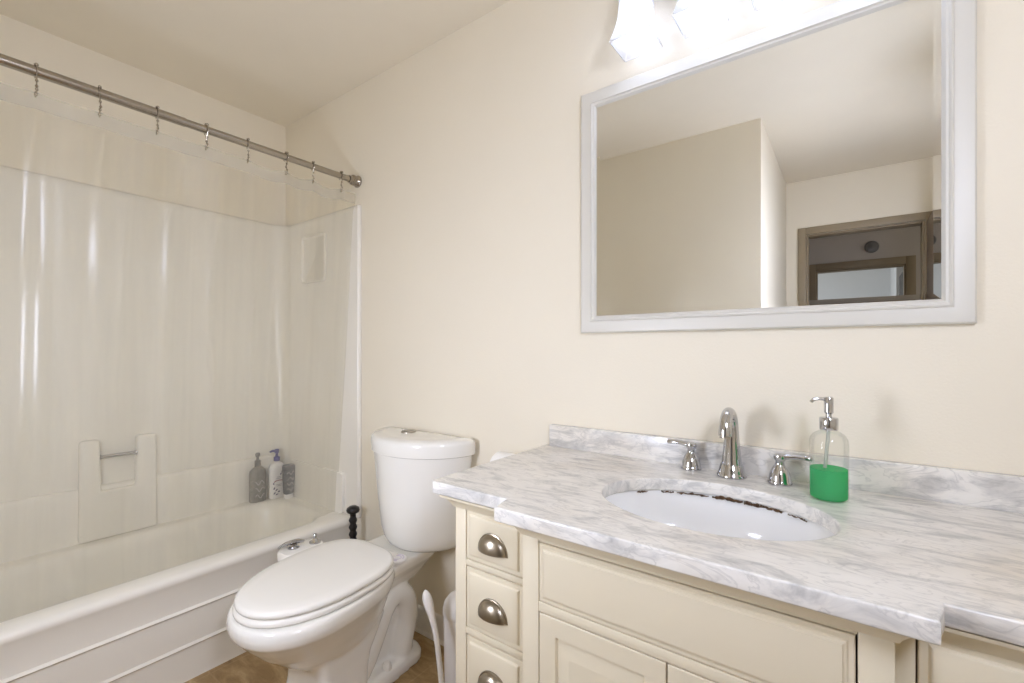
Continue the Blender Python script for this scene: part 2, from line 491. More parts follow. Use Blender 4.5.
# baseboards
bm = BM()
prof = [(0, 0), (-.013, 0), (-.013, .072), (-.010, .080), (-.010, .088), (-.006, .098), (0, .102)]
loft(bm, [[(x, y - .0005, z) for y, z in prof] for x in (-1.842, -.70)])
struct('baseboard_back', bm, M['base'], 'white scuffed baseboard behind the toilet', 'baseboard')
bm = BM(); prof2 = [(-.013, 0), (-.021, .002), (-.019, .008), (-.013, .014)]
loft(bm, [[(x, y - .0005, z) for y, z in prof2] for x in (-1.842, -.70)])
struct('trim_3', bm, M['base'], 'small quarter round along the baseboard foot', 'trim')
bm = BM(); box(bm, XA, -.31, YB, YB + .012, 0, .1)
struct('baseboard_door', bm, M['base'], 'white baseboard beside the bathroom door', 'baseboard')

# ------------------------------------------------------------------ bathtub with moulded surround
XT = -1.866
tub = thing('bathtub', (-2.2, -.74, 0), 'white one-piece bathtub and moulded shower surround behind the clear curtain', 'bathtub')
bm = BM()
x0, y0, y1 = XL + .012, YA + .012, -.004
B0 = -.010
spec = [(0, B0 + .003, .004, 0), (.012, B0, .004, 0)]
for zb in (.121, .246):          # two raised beads running along the apron
    spec += [(zb - .006, B0, .004, 0), (zb - .004, B0 + .005, .004, 0), (zb, B0 + .008, .004, 0), (zb + .004, B0 + .005, .004, 0), (zb + .007, B0 - .001, .004, 0)]
    B0 -= .002
spec += [(.335, B0, .004, 0), (.352, -.004, .006, 0), (.366, -.001, .008, 0), (.378, -.007, .012, 0), (.385, -.018, .016, 0)]
rings = []
for z, dx, r, _ in spec:
    rings.append([(x, y, z) for x, y in rrect(x0, XT + dx, y0, y1, r, 6)])
for z, ins, r in ((.386, 0, .11), (.383, .012, .115), (.372, .022, .12), (.34, .030, .125), (.25, .045, .13), (.14, .065, .14), (.09, .10, .13), (.078, .15, .10)):
    rings.append([(x, y, z) for x, y in rrect(-2.44 + ins, -1.945 - ins, -1.38 + ins, -.085 - ins, r, 6)])
loft(bm, rings)
obj('tub_basin', bm, M['fiberglass'], tub, angle=50)
# surround: offset path swept through a height profile
def surround_path(off, R=.07):
    yb, xl, yf = -.020 - off, XL + .022 + off, YA + .020 + off
    pts = [(-1.842, yb)]
    R = R - off if R > off else .01
    for k in range(9):
        a = PI / 2 + PI / 2 * k / 8
        pts.append((xl + R + R * math.cos(a), yb - R + R * math.sin(a)))
    for k in range(9):
        a = PI + PI / 2 * k / 8
        pts.append((xl + R + R * math.cos(a), yf + R + R * math.sin(a)))
    pts.append((-1.842, yf))
    return pts
bm = BM()
rows = []
for z, off in ((.384, 0), (1.81, 0), (1.832, -.003), (1.842, -.010), (1.845, -.0185)):
    rows.append([(x, y, z) for x, y in surround_path(off)])
rr = loft(bm, rows, False, False, closed=False)
# flanges against the back and end walls (rounded vertical front edges)
for yy, s in ((-.020, 1), (YA + .020, -1)):
    yw = -.0015 if s > 0 else YA + .0015
    prof = [(-1.842, yy), (-1.8375, yy + s * .003), (-1.836, yy + s * .008), (-1.836, yw)]
    loft(bm, [[(x, y, z) for x, y in prof] for z in (.384, 1.838)], False, False, closed=False)
obj('surround_panel', bm, M['fiberglass'], tub, angle=40)
# raised lower band: along the tub's long wall and round to the wall beside the toilet
bm = BM()
prof = [(XL + .0225, .384), (XL + .044, .384), (XL + .044, .585), (XL + .040, .597), (XL + .030, .602), (XL + .0225, .602)]
loft(bm, [[(x, y, z) for x, z in prof] for y in (YA + .09, -.09)])
obj('wall_ledge', bm, M['fiberglass'], tub, angle=50)
bm = BM()
pl = rrect(-2.42, -1.935, .384, .578, .022)
loft(bm, [[(x, -.0205, z) for x, z in pl], [(x, -.034, z) for x, z in pl], [(x * .998 - .0042, -.037, z * .99 + .0048) for x, z in pl]])
obj('end_panel', bm, M['fiberglass'], tub, angle=50)
# soap dish unit with chrome bar
bm = BM()
U = [(-.862, .386), (-.602, .386), (-.606, .795), (-.676, .795), (-.679, .583), (-.793, .583), (-.796, .795), (-.858, .795)]
loft(bm, [[(XL + .021, y, z) for y, z in U], [(XL + .064, y, z) for y, z in U]])
obj('soap_dish', bm, M['fiberglass'], tub, bevel=.013, bevel_seg=4)
bm = BM(); tube(bm, [(XL + .05, -.80, .722), (XL + .05, -.672, .722)], .0075, 14); 
for yy in (-.7945, -.6775):
    axis_lathe(bm, [(.012, -.002), (.012, .002)], (XL + .05, yy, .722), (0, 1, 0), 14)
obj('grab_bar', bm, M['chrome'], tub)
# moulded corner shelf recess high on the end wall
bm = BM()
a = rrect(-2.315, -2.095, 1.508, 1.755, .022); b = rrect(-2.308, -2.102, 1.515, 1.748, .018); c = rrect(-2.30, -2.11, 1.523, 1.742, .014)
loft(bm, [[(x, -.0205, z) for x, z in a], [(x, -.029, z) for x, z in a], [(x, -.031, z) for x, z in b], [(x, -.0225, z) for x, z in c]])
obj('shampoo_niche', bm, M['fiberglass'], tub, angle=50)

# ------------------------------------------------------------------ shower rod, hooks, curtain
RX, RZ = -1.862, 1.953
rod = thing('shower_rod', (RX, -.74, RZ), 'brushed steel shower rod running along the tub under the ceiling', 'curtain rod')
bm = BM(); tube(bm, [(RX, -.03, RZ), (RX, -.75, RZ)], .0135, 20); obj('tube', bm, M['rodsteel'], rod)
bm = BM(); tube(bm, [(RX, -.70, RZ), (RX, YA + .03, RZ)], .0150, 20); obj('outer_tube', bm, M['rodsteel'], rod)
for yy, d in ((-.001, -1), (YA + .001, 1)):
    bm = BM(); axis_lathe(bm, [(.027, 0), (.028, .006), (.023, .012), (.020, .02), (.024, .024), (.024, .032), (.018, .036), (.017, .05)], (RX, yy, RZ), (0, d, 0), 24)
    obj('end_flange', bm, M['rodsteel'], rod, angle=30)
hook_y = [-.091, -.227, -.344, -.492, -.634, -.779, -.924, -1.062, -1.19, -1.31, -1.40]
ords = ['nearest the toilet wall', 'second from the toilet wall', 'third from the toilet wall', 'fourth from the toilet wall', 'fifth from the toilet wall',
        'sixth from the toilet wall', 'seventh from the toilet wall', 'eighth from the toilet wall', 'ninth from the toilet wall', 'tenth from the toilet wall', 'farthest from the toilet wall']
GR = 'metal roller hooks along the shower rod'
hook0 = thing('curtain_hook', (RX, hook_y[0], RZ), '', 'curtain hook', GR)
HY = hook_y[0]
bm = BM()
pts = []
for k in range(15):
    a = math.radians(-50 + 280 * k / 14)
    pts.append((RX + .0185 * math.cos(a), HY, RZ + .0185 * math.sin(a)))
tube(bm, pts, .0014, 8)
tail = spline([(pts[0][0], HY, pts[0][2]), (RX + .004, HY + .001, RZ - .027), (RX - .003, HY + .002, RZ - .038), (RX + .005, HY + .001, RZ - .049), (RX + .008, HY, RZ - .060),
               (RX, HY - .001, RZ - .072), (RX - .009, HY, RZ - .064), (RX - .006, HY, RZ - .054)], 6)
tube(bm, tail, .0018, 8)
obj('wire', bm, M['rodsteel'], hook0)
for dx, dz in ((-.010, .0160), (0, .0190), (.010, .0160)):
    bm = BM(); ball(bm, (RX + dx, HY, RZ + dz), .0046, 12); obj('roller_bead', bm, M['rodsteel'], hook0)
for q in (6, 13, 20, 27):
    bm = BM(); ball(bm, tuple(tail[q]), .0040, 10); obj('chain_bead', bm, M['rodsteel'], hook0)
for i, yy in enumerate(hook_y[:8]):
    h = hook0 if i == 0 else copy_tree(hook0)
    h.location = (RX, yy, RZ)
    h.rotation_euler = (0, 0, random.uniform(-.25, .25))
    h['label'] = 'small metal curtain hook on the shower rod, ' + ords[i]

cur = thing('shower_curtain', (RX, -.74, 1.0), 'clear vinyl shower curtain hanging from the rod into the tub', 'shower curtain')
ZT, ZB = 1.894, .16
def cur_x(y, z):
    t = (ZT - z) / (ZT - ZB)
    base = RX - .125 * min(1, t * 1.12) - .004
    g = max(0.0, min(1.0, (y + .50) / .35))                 # gathers towards the toilet wall
    f = .004 * math.sin(y * 19 + .6) + .0035 * math.sin(y * 43 + 2 * t + 1) + .0011 * math.sin(y * 97 + 3)
    f += g * (.009 * math.sin(y * 50 + .8 * t) + .0008 * math.sin(y * 131 + 1.5 * t))
    return base + f * (.35 + .9 * min(1, t * 3))
def cur_y(u, t):
    # u 0 at toilet wall side .. 1 at far end; the free edge drifts away from the wall lower down
    e = -.012 - .022 * t
    return e + u * (-1.44 - e)
def top_dip(y):
    d = 0
    for a, b in zip(hook_y[:-1], hook_y[1:]):
        if b <= y <= a:
            s = (a - y) / (a - b); d = math.sin(PI * s) * (.012 if y > -.5 else .004)
    return -d
NU, NV = 360, 40
def sheet(bm, t0, t1, nv, dx=0.0):
    rows = []
    for j in range(nv + 1):
        t = t0 + (t1 - t0) * j / nv
        row = []
        for i in range(NU + 1):
            y = cur_y(i / NU, t)
            z = ZT + (ZB - ZT) * t + top_dip(y) * (1 - min(1, t * 6))
            row.append((cur_x(y, z) + dx, y, z))
        rows.append(row)
    loft(bm, rows, False, False, closed=False)
bm = BM(); sheet(bm, 0, 1, NV); obj('vinyl_sheet', bm, M['curtain'], cur, angle=180)
bm = BM(); sheet(bm, -.001, .026, 3, .0012); obj('top_hem', bm, M['hem'], cur, angle=180)

# ------------------------------------------------------------------ shampoo bottles on the tub ledge
def pump(bm, cx, cy, z, s=1.0, ang=0.0):
    lathe(bm, [(.011 * s, z), (.0125 * s, z + .002), (.0125 * s, z + .018 * s), (.006 * s, z + .021 * s), (.005 * s, z + .034 * s), (.009 * s, z + .036 * s), (.010 * s, z + .048 * s), (.007 * s, z + .052 * s)], cx, cy, 18)
    d = Vector((math.cos(ang), math.sin(ang), 0)); p = Vector((cx, cy, z + .044 * s))
    tube(bm, [p, p + d * .018 * s, p + d * .028 * s + Vector((0, 0, -.004 * s))], [.006 * s, .005 * s, .0035 * s], 10)
ZD = .3865
def bottle_rings(cx, cy, prof, sx, sy, n=28, e=2.6):
    out = []
    for r, z in prof:
        ring = []
        for k in range(n):
            a = 2 * PI * k / n; c, s = math.cos(a), math.sin(a)
            ring.append((cx + sx * r * math.copysign(abs(c) ** (2 / e), c), cy + sy * r * math.copysign(abs(s) ** (2 / e), s), ZD + z))
        out.append(ring)
    return out
# grey pump bottle
cx, cy = -2.452, -.185
b1 = thing('shampoo_bottle', (cx, cy, ZD), 'grey patterned pump bottle on the tub ledge, left of the white bottle', 'bottle', 'bottles on the tub ledge')
bm = BM(); loft(bm, bottle_rings(cx, cy, [(.9, 0), (1, .004), (1, .14), (.93, .158), (.6, .172), (.38, .178), (.38, .19)], .024, .040)); obj('body', bm, M['greybottle'], b1)
bm = BM(); pump(bm, cx, cy, ZD + .188, 1.15, -.5); obj('pump', bm, M['greypump'], b1)
bm = BM()
for k in range(3):
    pts = [(cx + .0246 + .0006, cy - .022 + .044 * q / 12, ZD + .03 + .034 * k + .010 * math.sin(q * .7 + k)) for q in range(13)]
    tube(bm, pts, .0016, 6)
obj('label_print', bm, M['paleprint'], b1)
# white pump bottle
cx, cy = -2.435, -.096
b2 = thing('lotion_bottle', (cx, cy, ZD), 'white pump bottle with violet pump and leaf print on the tub ledge', 'bottle', 'bottles on the tub ledge')
bm = BM(); loft(bm, bottle_rings(cx, cy, [(.92, 0), (1, .005), (1, .15), (.94, .168), (.62, .182), (.36, .186), (.36, .195)], .022, .041)); obj('body', bm, M['white_plastic'], b2)
bm = BM(); pump(bm, cx, cy, ZD + .192, 1.2, -2.2); obj('pump', bm, M['purple'], b2)
fx = cx + .0222
for (dy, dz, a, L) in ((-.022, .03, .9, .016), (-.010, .022, .3, .016), (-.024, .055, 1.2, .015), (-.012, .045, .7, .016), (.000, .035, .2, .014), (-.027, .08, 1.4, .012), (.018, .135, .5, .012), (.010, .125, 1.0, .012), (.024, .12, 1.6, .010)):
    d = Vector((0, math.cos(a), math.sin(a))); p = Vector((fx, cy + dy, ZD + dz))
    bm = BM(); tube(bm, [p - d * L * .5, p - d * L * .15, p + d * L * .15, p + d * L * .5], [.0004, .0034, .0034, .0004], 8); obj('leaf_print', bm, M['purple_dark'], b2)
bm = BM(); tube(bm, [(fx, cy - .026 + .052 * q / 10, ZD + .088 + .006 * math.sin(PI * q / 10)) for q in range(11)], .0022, 6); obj('red_print', bm, M['redprint'], b2)
for q, (wd, dz) in enumerate(((.026, .104), (.02, .112), (.028, .072), (.022, .065))):
    bm = BM(); tube(bm, [(fx, cy - wd / 2, ZD + dz), (fx, cy + wd / 2, ZD + dz)], .0012, 6); obj('text_print', bm, M['greyprint'], b2)
# dark bottle standing on its white cap
cx, cy = -2.372, -.066
b3 = thing('conditioner_bottle', (cx, cy, ZD), 'dark grey bottle standing on its white cap at the tub corner', 'bottle', 'bottles on the tub ledge')
bm = BM(); loft(bm, bottle_rings(cx, cy, [(.72, .024), (.85, .03), (1, .10), (1.04, .158), (1.02, .172), (.85, .176)], .020, .030)); obj('body', bm, M['darkbottle'], b3)
bm = BM(); loft(bm, bottle_rings(cx, cy, [(.74, 0), (.8, .003), (.8, .022), (.74, .0238)], .020, .030)); obj('cap', bm, M['white_plastic'], b3)
bm = BM()
for k in range(4):
    pts = [(cx + .0216, cy - .018 + .036 * q / 10, ZD + .05 + .028 * k + .007 * math.sin(q * .9 + 2 * k)) for q in range(11)]
    tube(bm, pts, .0013, 6)
obj('label_print', bm, M['paleprint'], b3)

# ------------------------------------------------------------------ toilet
TC = -1.395                      # bowl axis near the hinges; the bowl leans a little towards the room's middle at its tip
TT = -1.358                      # tank axis
def lean(bm):
    for v in bm.verts:
        v.co.x += .10 * (max(-v.co.y, .12) - .26)
    return bm
toilet = thing('toilet', (TC, -.40, 0), 'white two-piece toilet with its lid closed, between tub and vanity', 'toilet')
def egg(z, vf, vb, hw, vc=None, nf=2.1, nb=2.6, n=56, cx=TC):
    vc = vc if vc is not None else (vf * .58 + vb * .42)
    out = []
    for k in range(n):
        a = 2 * PI * k / n; c, s = math.cos(a), math.sin(a)
        e = nf if c > 0 else nb
        L = (vf - vc) if c > 0 else (vc - vb)
        out.append((cx + hw * math.copysign(abs(s) ** (2 / e), s), -(vc + L * math.copysign(abs(c) ** (2 / e), c)), z))
    return out
bm = BM()
# bowl
loft(bm, [egg(.16, .525, .30, .075), egg(.19, .57, .29, .096), egg(.24, .635, .27, .126), egg(.29, .690, .255, .154), egg(.33, .725, .245, .174), egg(.352, .742, .238, .186),
          egg(.366, .754, .234, .194), egg(.385, .758, .232, .198), egg(.402, .756, .232, .197), egg(.412, .750, .234, .192)])
# rear deck under the tank
loft(bm, [[(x, y, z) for x, y in rrect(TC - hw, TC + hw, -vf, -vb, .03)] for z, hw, vf, vb in ((.30, .075, .28, .10), (.345, .10, .30, .07), (.375, .120, .31, .05), (.398, .128, .31, .042), (.412, .126, .31, .045))])
# front pedestal
loft(bm, [[(x, y, z) for x, y in rrect(TC - hw, TC + hw, -vf, -vb, .03)] for z, hw, vf, vb in ((0, .128, .575, .375), (.015, .127, .572, .375), (.05, .118, .560, .372), (.11, .112, .550, .365), (.17, .110, .548, .35), (.22, .112, .555, .32), (.27, .12, .56, .30))])
# core between pedestal and deck
loft(bm, [[(x, y, z) for x, y in rrect(TC - hw, TC + hw, -vf, -vb, .025)] for z, hw, vf, vb in ((0, .05, .42, .16), (.16, .05, .42, .17), (.34, .07, .40, .12))])
# foot flange
loft(bm, [[(x, y, z) for x, y in rrect(TC - hw, TC + hw, -vf, -vb, .05)] for z, hw, vf, vb in ((0, .112, .40, .095), (.026, .112, .40, .095), (.042, .105, .395, .103), (.050, .092, .39, .115))])
# trapway bulges on both sides
for s in (-1, 1):
    xx = TC + s * .048
    pth = spline([(xx, -.40, .05), (xx, -.345, .100), (xx + s * .002, -.300, .175), (xx + s * .006, -.262, .245), (xx + s * .008, -.212, .275), (xx + s * .010, -.165, .240), (xx + s * .012, -.152, .17), (xx + s * .012, -.172, .10), (xx + s * .012, -.190, .02)], 6)
    tube(bm, pth, .043, 20)
obj('bowl', lean(bm), M['porcelain'], toilet, remesh=.005, smooth_it=4, angle=70)
for s in (-1, 1):
    bm = BM(); lathe(bm, [(.017, .044), (.017, .052), (.015, .062), (.010, .068), (.001, .070)], TC + .0 + s * .088, -.275, 18); obj('bolt_cap', bm, M['seat'], toilet)
# seat ring and lid
def lidring(z, d): return egg(z, .746 - d, .250 + d, .188 - d, .47, 2.1, 3.0)
bm = BM()
loft(bm, [lidring(.4135, .006), lidring(.417, .001), lidring(.427, .000), lidring(.4325, .005)])
obj('seat', lean(bm), M['seat'], toilet, angle=60)
def lid2(z, d): return egg(z, .742 - d, .252 + d, .186 - d, .47, 2.1, 3.0)
bm = BM()
loft(bm, [lid2(.4355, .006), lid2(.437, .002), lid2(.445, .000), lid2(.452, .004), lid2(.4555, .012), lid2(.4575, .04), lid2(.4585, .10)])
obj('lid', lean(bm), M['seat'], toilet, angle=60)
for s in (-1, 1):
    bm = BM()
    axis_lathe(bm, [(.011, 0), (.012, .002), (.012, .038), (.011, .04)], (TC + s * .075 - .02, -.240, .427), (1, 0, 0), 16)
    obj('seat_hinge', bm, M['seat'], toilet)
# tank
def tank_ring(z, hw, vf, vb=.028, n=40):
    pts = []
    for k in range(n + 1):                                   # half-oval front from left to right
        u = -math.cos(PI * k / n)
        pts.append((TT + u * hw, -(.040 + (vf - .040) * max(0, 1 - u * u) ** .56), z))
    pts.append((TT + hw - .006, -vb, z)); pts.append((TT - hw + .006, -vb, z))
    return pts
bm = BM()
loft(bm, [tank_ring(.4135, .140, .160), tank_ring(.417, .156, .175), tank_ring(.427, .174, .186), tank_ring(.445, .190, .194), tank_ring(.48, .202, .202), tank_ring(.60, .216, .215), tank_ring(.7735, .235, .228)])
obj('tank', bm, M['porcelain'], toilet, angle=50)
bm = BM()
loft(bm, [tank_ring(.7745, .239, .232, .022), tank_ring(.777, .244, .236, .020), tank_ring(.818, .2455, .238, .020), tank_ring(.828, .243, .235, .022), tank_ring(.834, .235, .226, .028), tank_ring(.836, .20, .19, .05)])
obj('tank_lid', bm, M['porcelain'], toilet, angle=50)
bm = BM(); lathe(bm, [(.030, .835), (.030, .8385), (.027, .8405), (.0255, .8395), (.001, .840)], -1.418, -.080, 28); fb = obj('flush_button', bm, M['nickel'], toilet)
bm = BM(); box(bm, -1.419, -1.417, -.104, -.056, .8398, .8407); obj('button_split', bm, M['greypump'], fb)
# little hexagonal maker's sticker on the tank front
bm = BM()
sxc, syc, szc = -1.218, -.1785, .757
nrm = Vector((.64, -.77, .03)).normalized(); tx_ = nrm.cross(Vector((0, 0, 1))).normalized() * -1; tz_ = tx_.cross(nrm) * -1
o_ = Vector((sxc, syc, szc)) + nrm * .0005
def deco(pts2, lift0, lift1):
    loft(bm, [[tuple(o_ + tx_ * u + Vector((0, 0, 1)) * v + nrm * l) for u, v in pts2] for l in (lift0, lift1)])
hexa = [(.012 * math.cos(PI / 2 + k * PI / 3), .014 * math.sin(PI / 2 + k * PI / 3)) for k in range(6)]
deco(hexa, -.004, .0006); st = obj('sticker', bm, M['paper'], toilet)
bm = BM()
deco([(.0045 * math.cos(k * PI / 4), .002 + .0055 * math.sin(k * PI / 4)) for k in range(8)], .0004, .0011)
deco([(.010, -.002), (.011, -.006), (.002, -.0125), (.0, -.011)], .0004, .0011)
deco([(-.011, .008), (-.010, .0095), (-.001, .0145), (-.001, .013)], .0004, .0011)
obj('sticker_mark', bm, M['greypump'], st)

# small round cap with lilac print on the bowl deck
t = thing('round_cap', (-1.288, -.246, .4155), 'small round white cap with lilac print behind the toilet seat', 'cap')
bm = BM(); lathe(bm, [(.031, .4152), (.034, .4175), (.034, .4265), (.031, .4290), (.001, .4294)], -1.288, -.246, 32); obj('body', bm, M['white_plastic'], t)
bm = BM()
for r_, a0, a1 in ((.024, .3, 2.6), (.024, 3.4, 5.6), (.015, 0, 6.0)):
    tube(bm, [(-1.288 + r_ * math.cos(a0 + (a1 - a0) * q / 12), -.246 + r_ * math.sin(a0 + (a1 - a0) * q / 12), .4294) for q in range(13)], .0016, 6)
obj('print', bm, M['lilac'], t)

# bidet control beside the seat
t = thing('bidet_control', (-1.64, -.42, .40), 'white block with chrome lever and knob beside the toilet seat, next to the tub', 'bidet control')
bm = BM(); loft(bm, [[(x, y, z) for x, y in rrect(-1.688 + i, -1.594 - i, -.478 + i, -.322 - i, .03)] for z, i in ((.398, .004), (.402, 0), (.425, 0), (.432, .004), (.434, .012))]); obj('block', bm, M['seat'], t)
bm = BM(); box(bm, -1.598, -1.50, -.345, -.29, .4128, .4175); obj('mounting_arm', bm, M['seat'], t, bevel=.001)
bm = BM(); lathe(bm, [(.021, .433), (.021, .437), (.013, .441), (.012, .449)], -1.650, -.425, 24)
tube(bm, spline([(-1.640, -.392, .450), (-1.648, -.415, .455), (-1.658, -.450, .453), (-1.662, -.478, .445)], 6), [.009, .010, .011, .012, .012, .013, .013, .013, .013, .013, .013, .012, .012, .011, .010, .009, .008, .007, .005][:19], 14, .55)
obj('lever', bm, M['chrome'], t)
bm = BM(); lathe(bm, [(.021, .433), (.021, .437), (.014, .440), (.010, .446), (.006, .450), (.0055, .458), (.007, .462), (.005, .466), (.001, .467)], -1.632, -.352, 24); obj('knob', bm, M['chrome'], t)

# ------------------------------------------------------------------ plunger, brush, canister, paper
t = thing('plunger', (-1.776, -.088, 0), 'black plunger with a ridged handle in the corner behind the toilet', 'plunger')
px_, py_ = -1.776, -.088
bm = BM(); lathe(bm, [(.060, .0005), (.062, .006), (.058, .03), (.046, .055), (.030, .075), (.020, .088), (.018, .10)], px_, py_, 28); obj('cup', bm, M['black'], t)
pr = [(.012, .098), (.012, .25), (.015, .27), (.0195, .290), (.0205, .308), (.0150, .326)]
for k in range(3):
    z0 = .332 + k * .031
    pr += [(.0125, z0), (.0175, z0 + .011), (.0180, z0 + .016), (.0125, z0 + .029)]
pr += [(.0128, .430), (.0150, .438), (.026, .444), (.0290, .452), (.026, .463), (.015, .470), (.001, .472)]
bm = BM(); lathe(bm, pr, px_, py_, 24); obj('handle', bm, M['black'], t, angle=60)

t = thing('toilet_brush', (-1.008, -.30, 0), 'white toilet brush with a long curved handle beside the vanity', 'toilet brush')
bm = BM(); lathe(bm, [(.045, .0005), (.047, .004), (.044, .06), (.040, .11), (.036, .112), (.036, .012), (.001, .010)], -1.008, -.30, 28); obj('holder', bm, M['white_plastic'], t)
bm = BM()
pth = spline([(-1.010, -.30, .06), (-1.013, -.30, .13), (-1.024, -.30, .205), (-1.036, -.30, .268), (-1.056, -.30, .325), (-1.073, -.30, .365), (-1.087, -.30, .400)], 6)
n_ = len(pth)
rad = []
for i in range(n_):
    u = i / (n_ - 1)
    rad.append((.0085 + .0070 * math.exp(-((u - .84) / .15) ** 2)) * math.sqrt(max(.02, 1 - max(0, (u - .90) / .10) ** 2)))
tube(bm, pth, rad, 16, .8); obj('handle', bm, M['white_plastic'], t)
bm = BM(); lathe(bm, [(.010, .018), (.026, .024), (.030, .04), (.026, .06), (.010, .068)], -1.010, -.30, 24); obj('brush_head', bm, M['paper'], t)

t = thing('canister', (-1.058, -.150, 0), 'white cylinder canister with domed lid between toilet brush and vanity', 'canister')
cx, cy = -1.058, -.150
bm = BM(); lathe(bm, [(.060, .0005), (.064, .006), (.066, .10), (.068, .272)], cx, cy, 36); obj('body', bm, M['white_plastic'], t)
bm = BM(); lathe(bm, [(.069, .2725), (.0705, .275), (.0705, .287), (.066, .307), (.054, .323), (.034, .333), (.001, .336)], cx, cy, 36); obj('lid', bm, M['white_plastic'], t)

t = thing('toilet_paper_roll', (-.91, -.085, .765), 'white toilet paper roll just showing behind the counter corner', 'toilet paper')
bm = BM(); axis_lathe(bm, [(.021, 0), (.052, .0), (.0545, .003), (.0545, .099), (.052, .102), (.021, .102)], (-.962, -.085, .763), (1, 0, 0), 36); obj('roll', bm, M['paper'], t, angle=30)
t = thing('toilet_paper_holder', (-.907, 0, .763), 'metal paper holder on the wall carrying the white roll', 'paper holder')
bm = BM(); tube(bm, [(-.975, -.085, .763), (-.839, -.085, .763)], .008, 14); obj('spindle', bm, M['nickel'], t)
for xx in (-.979, -.835):
    bm = BM(); axis_lathe(bm, [(.019, .0008), (.019, .006), (.009, .012), (.008, .075), (.013, .078), (.013, .094), (.008, .098)], (xx, 0, .763), (0, -1, 0), 18); obj('arm', bm, M['nickel'], t)

# ------------------------------------------------------------------ vanity cabinet
VC = -.245
van = thing('vanity_cabinet', (VC, -.26, 0), 'cream painted vanity cabinet with drawers and a breakfront middle', 'vanity')
FL, FC = -.505, -.545            # front planes of the side sections and of the middle
XV0, XV1 = -.761, 2 * VC + .761
CX0, CX1 = -.537, 2 * VC + .537
bm = BM()
box(bm, XV0 + .002, XV0 + .018, -.008, FL + .029, .03, .789); box(bm, XV1 - .018, XV1 - .002, -.008, FL + .029, .03, .789)      # sides
box(bm, XV0 + .018, XV1 - .018, -.008, -.014, .085, .789)                                                                   # back
box(bm, XV0 + .018, XV1 - .018, -.014, FL + .029, .085, .10); box(bm, CX0 + .004, CX1 - .004, FL + .029, FC + .031, .085, .10)  # bottom
box(bm, CX0 + .001, CX0 + .014, -.014, FC + .031, .10, .789); box(bm, CX1 - .014, CX1 - .001, -.014, FC + .031, .10, .789)      # partitions
box(bm, XV0 + .02, XV1 - .02, -.01, FL + .07, .0005, .085)                       # plinth
box(bm, CX0 + .02, CX1 - .02, FL + .07, FC + .07, .0005, .085)
obj('carcass', bm, M['cabinet'], van)
ZR = [(.790, .800), (.6565, .6705), (.4945, .5115), (.333, .349), (.085, .178)]   # rails between the drawers
bm = BM()
for mir in (False, True):
    def X(a): return 2 * VC - a if mir else a
    box(bm, X(XV0), X(-.7275), FL + .028, FL, .03, .80)
    box(bm, X(-.560), X(CX0), FL + .028, FL, .085, .80)
    for a, b in ZR:
        box(bm, X(-.7275), X(-.560), FL + .028, FL, a, b)
    box(bm, X(CX0), X(-.4985), FC + .03, FC, .03, .80)                           # middle posts
box(bm, -.4985, 2 * VC + .4985, FC + .03, FC, .781, .80)
box(bm, -.4985, 2 * VC + .4985, FC + .03, FC, .6425, .6625)
box(bm, -.4985, 2 * VC + .4985, FC + .03, FC, .085, .118)
obj('face_frame', bm, M['cabinet'], van, bevel=.0018)
# crown moulding that follows the breakfront plan
def plan(d):
    return [(XV0 - d, -.006), (XV0 - d, FL - d), (CX0 - d, FL - d), (CX0 - d, FC - d), (CX1 + d, FC - d), (CX1 + d, FL - d), (XV1 + d, FL - d), (XV1 + d, -.006)]
bm = BM()
prof = [(.786, .0005), (.788, .004), (.793, .006), (.796, .008), (.803, .013), (.809, .021), (.811, .026), (.8145, .027), (.8165, .027)]
loft(bm, [[(x, y, z) for x, y in plan(d)] for z, d in prof], False, False)
obj('crown_moulding', bm, M['cabinet'], van, angle=25)


def cup_pull(parent, xc, y, zb):
    W, H, D = .0385, .037, .021
    bm = BM(); rows = []
    for j in range(9):
        ph = PI / 2 * j / 8
        rows.append([(xc + W * math.cos(PI * i / 20) * (math.cos(ph) if j < 8 else .02), y - D * math.sin(ph), zb + H * math.sin(PI * i / 20) * (math.cos(ph) * .98 + .02)) for i in range(21)])
    # rounded hood: squash the profile so that the front lip hangs over
    loft(bm, rows, False, False, closed=False)
    p = obj('cup_pull', bm, M['pewter'], parent, solid=.0016, angle=60)
    bm = BM()
    tube(bm, [(xc + (W + .001) * math.cos(PI * i / 24), y - .0012, zb + (H + .001) * math.sin(PI * i / 24)) for i in range(25)], .0026, 8)
    tube(bm, [(xc - W, y - .0012, zb), (xc - W - .004, y - .0012, zb - .002)], [.003, .0012], 8)
    tube(bm, [(xc + W, y - .0012, zb), (xc + W + .004, y - .0012, zb - .002)], [.003, .0012], 8)
    obj('rim', bm, M['pewter'], p)


def drawer(x0, x1, z0, z1):
    bm = BM()
    rect_rings(bm, x0, x1, z0, z1, [(0, FL + .024), (0, FL + .002), (.0012, FL), (.010, FL), (.0125, FL - .0035), (.016, FL - .005)])
    d = obj('drawer', bm, M['cabinet'], van, angle=25)
    cup_pull(d, (x0 + x1) / 2 + .001, FL - .0045, (z0 + z1) / 2 - .022 + .002)
for mir in (False, True):
    for z0, z1 in ((.673, .788), (.514, .654), (.3515, .492), (.1805, .3305)):
        a, b = -.7250, -.5625
        drawer(2 * VC - b if mir else a, 2 * VC - a if mir else b, z0, z1)
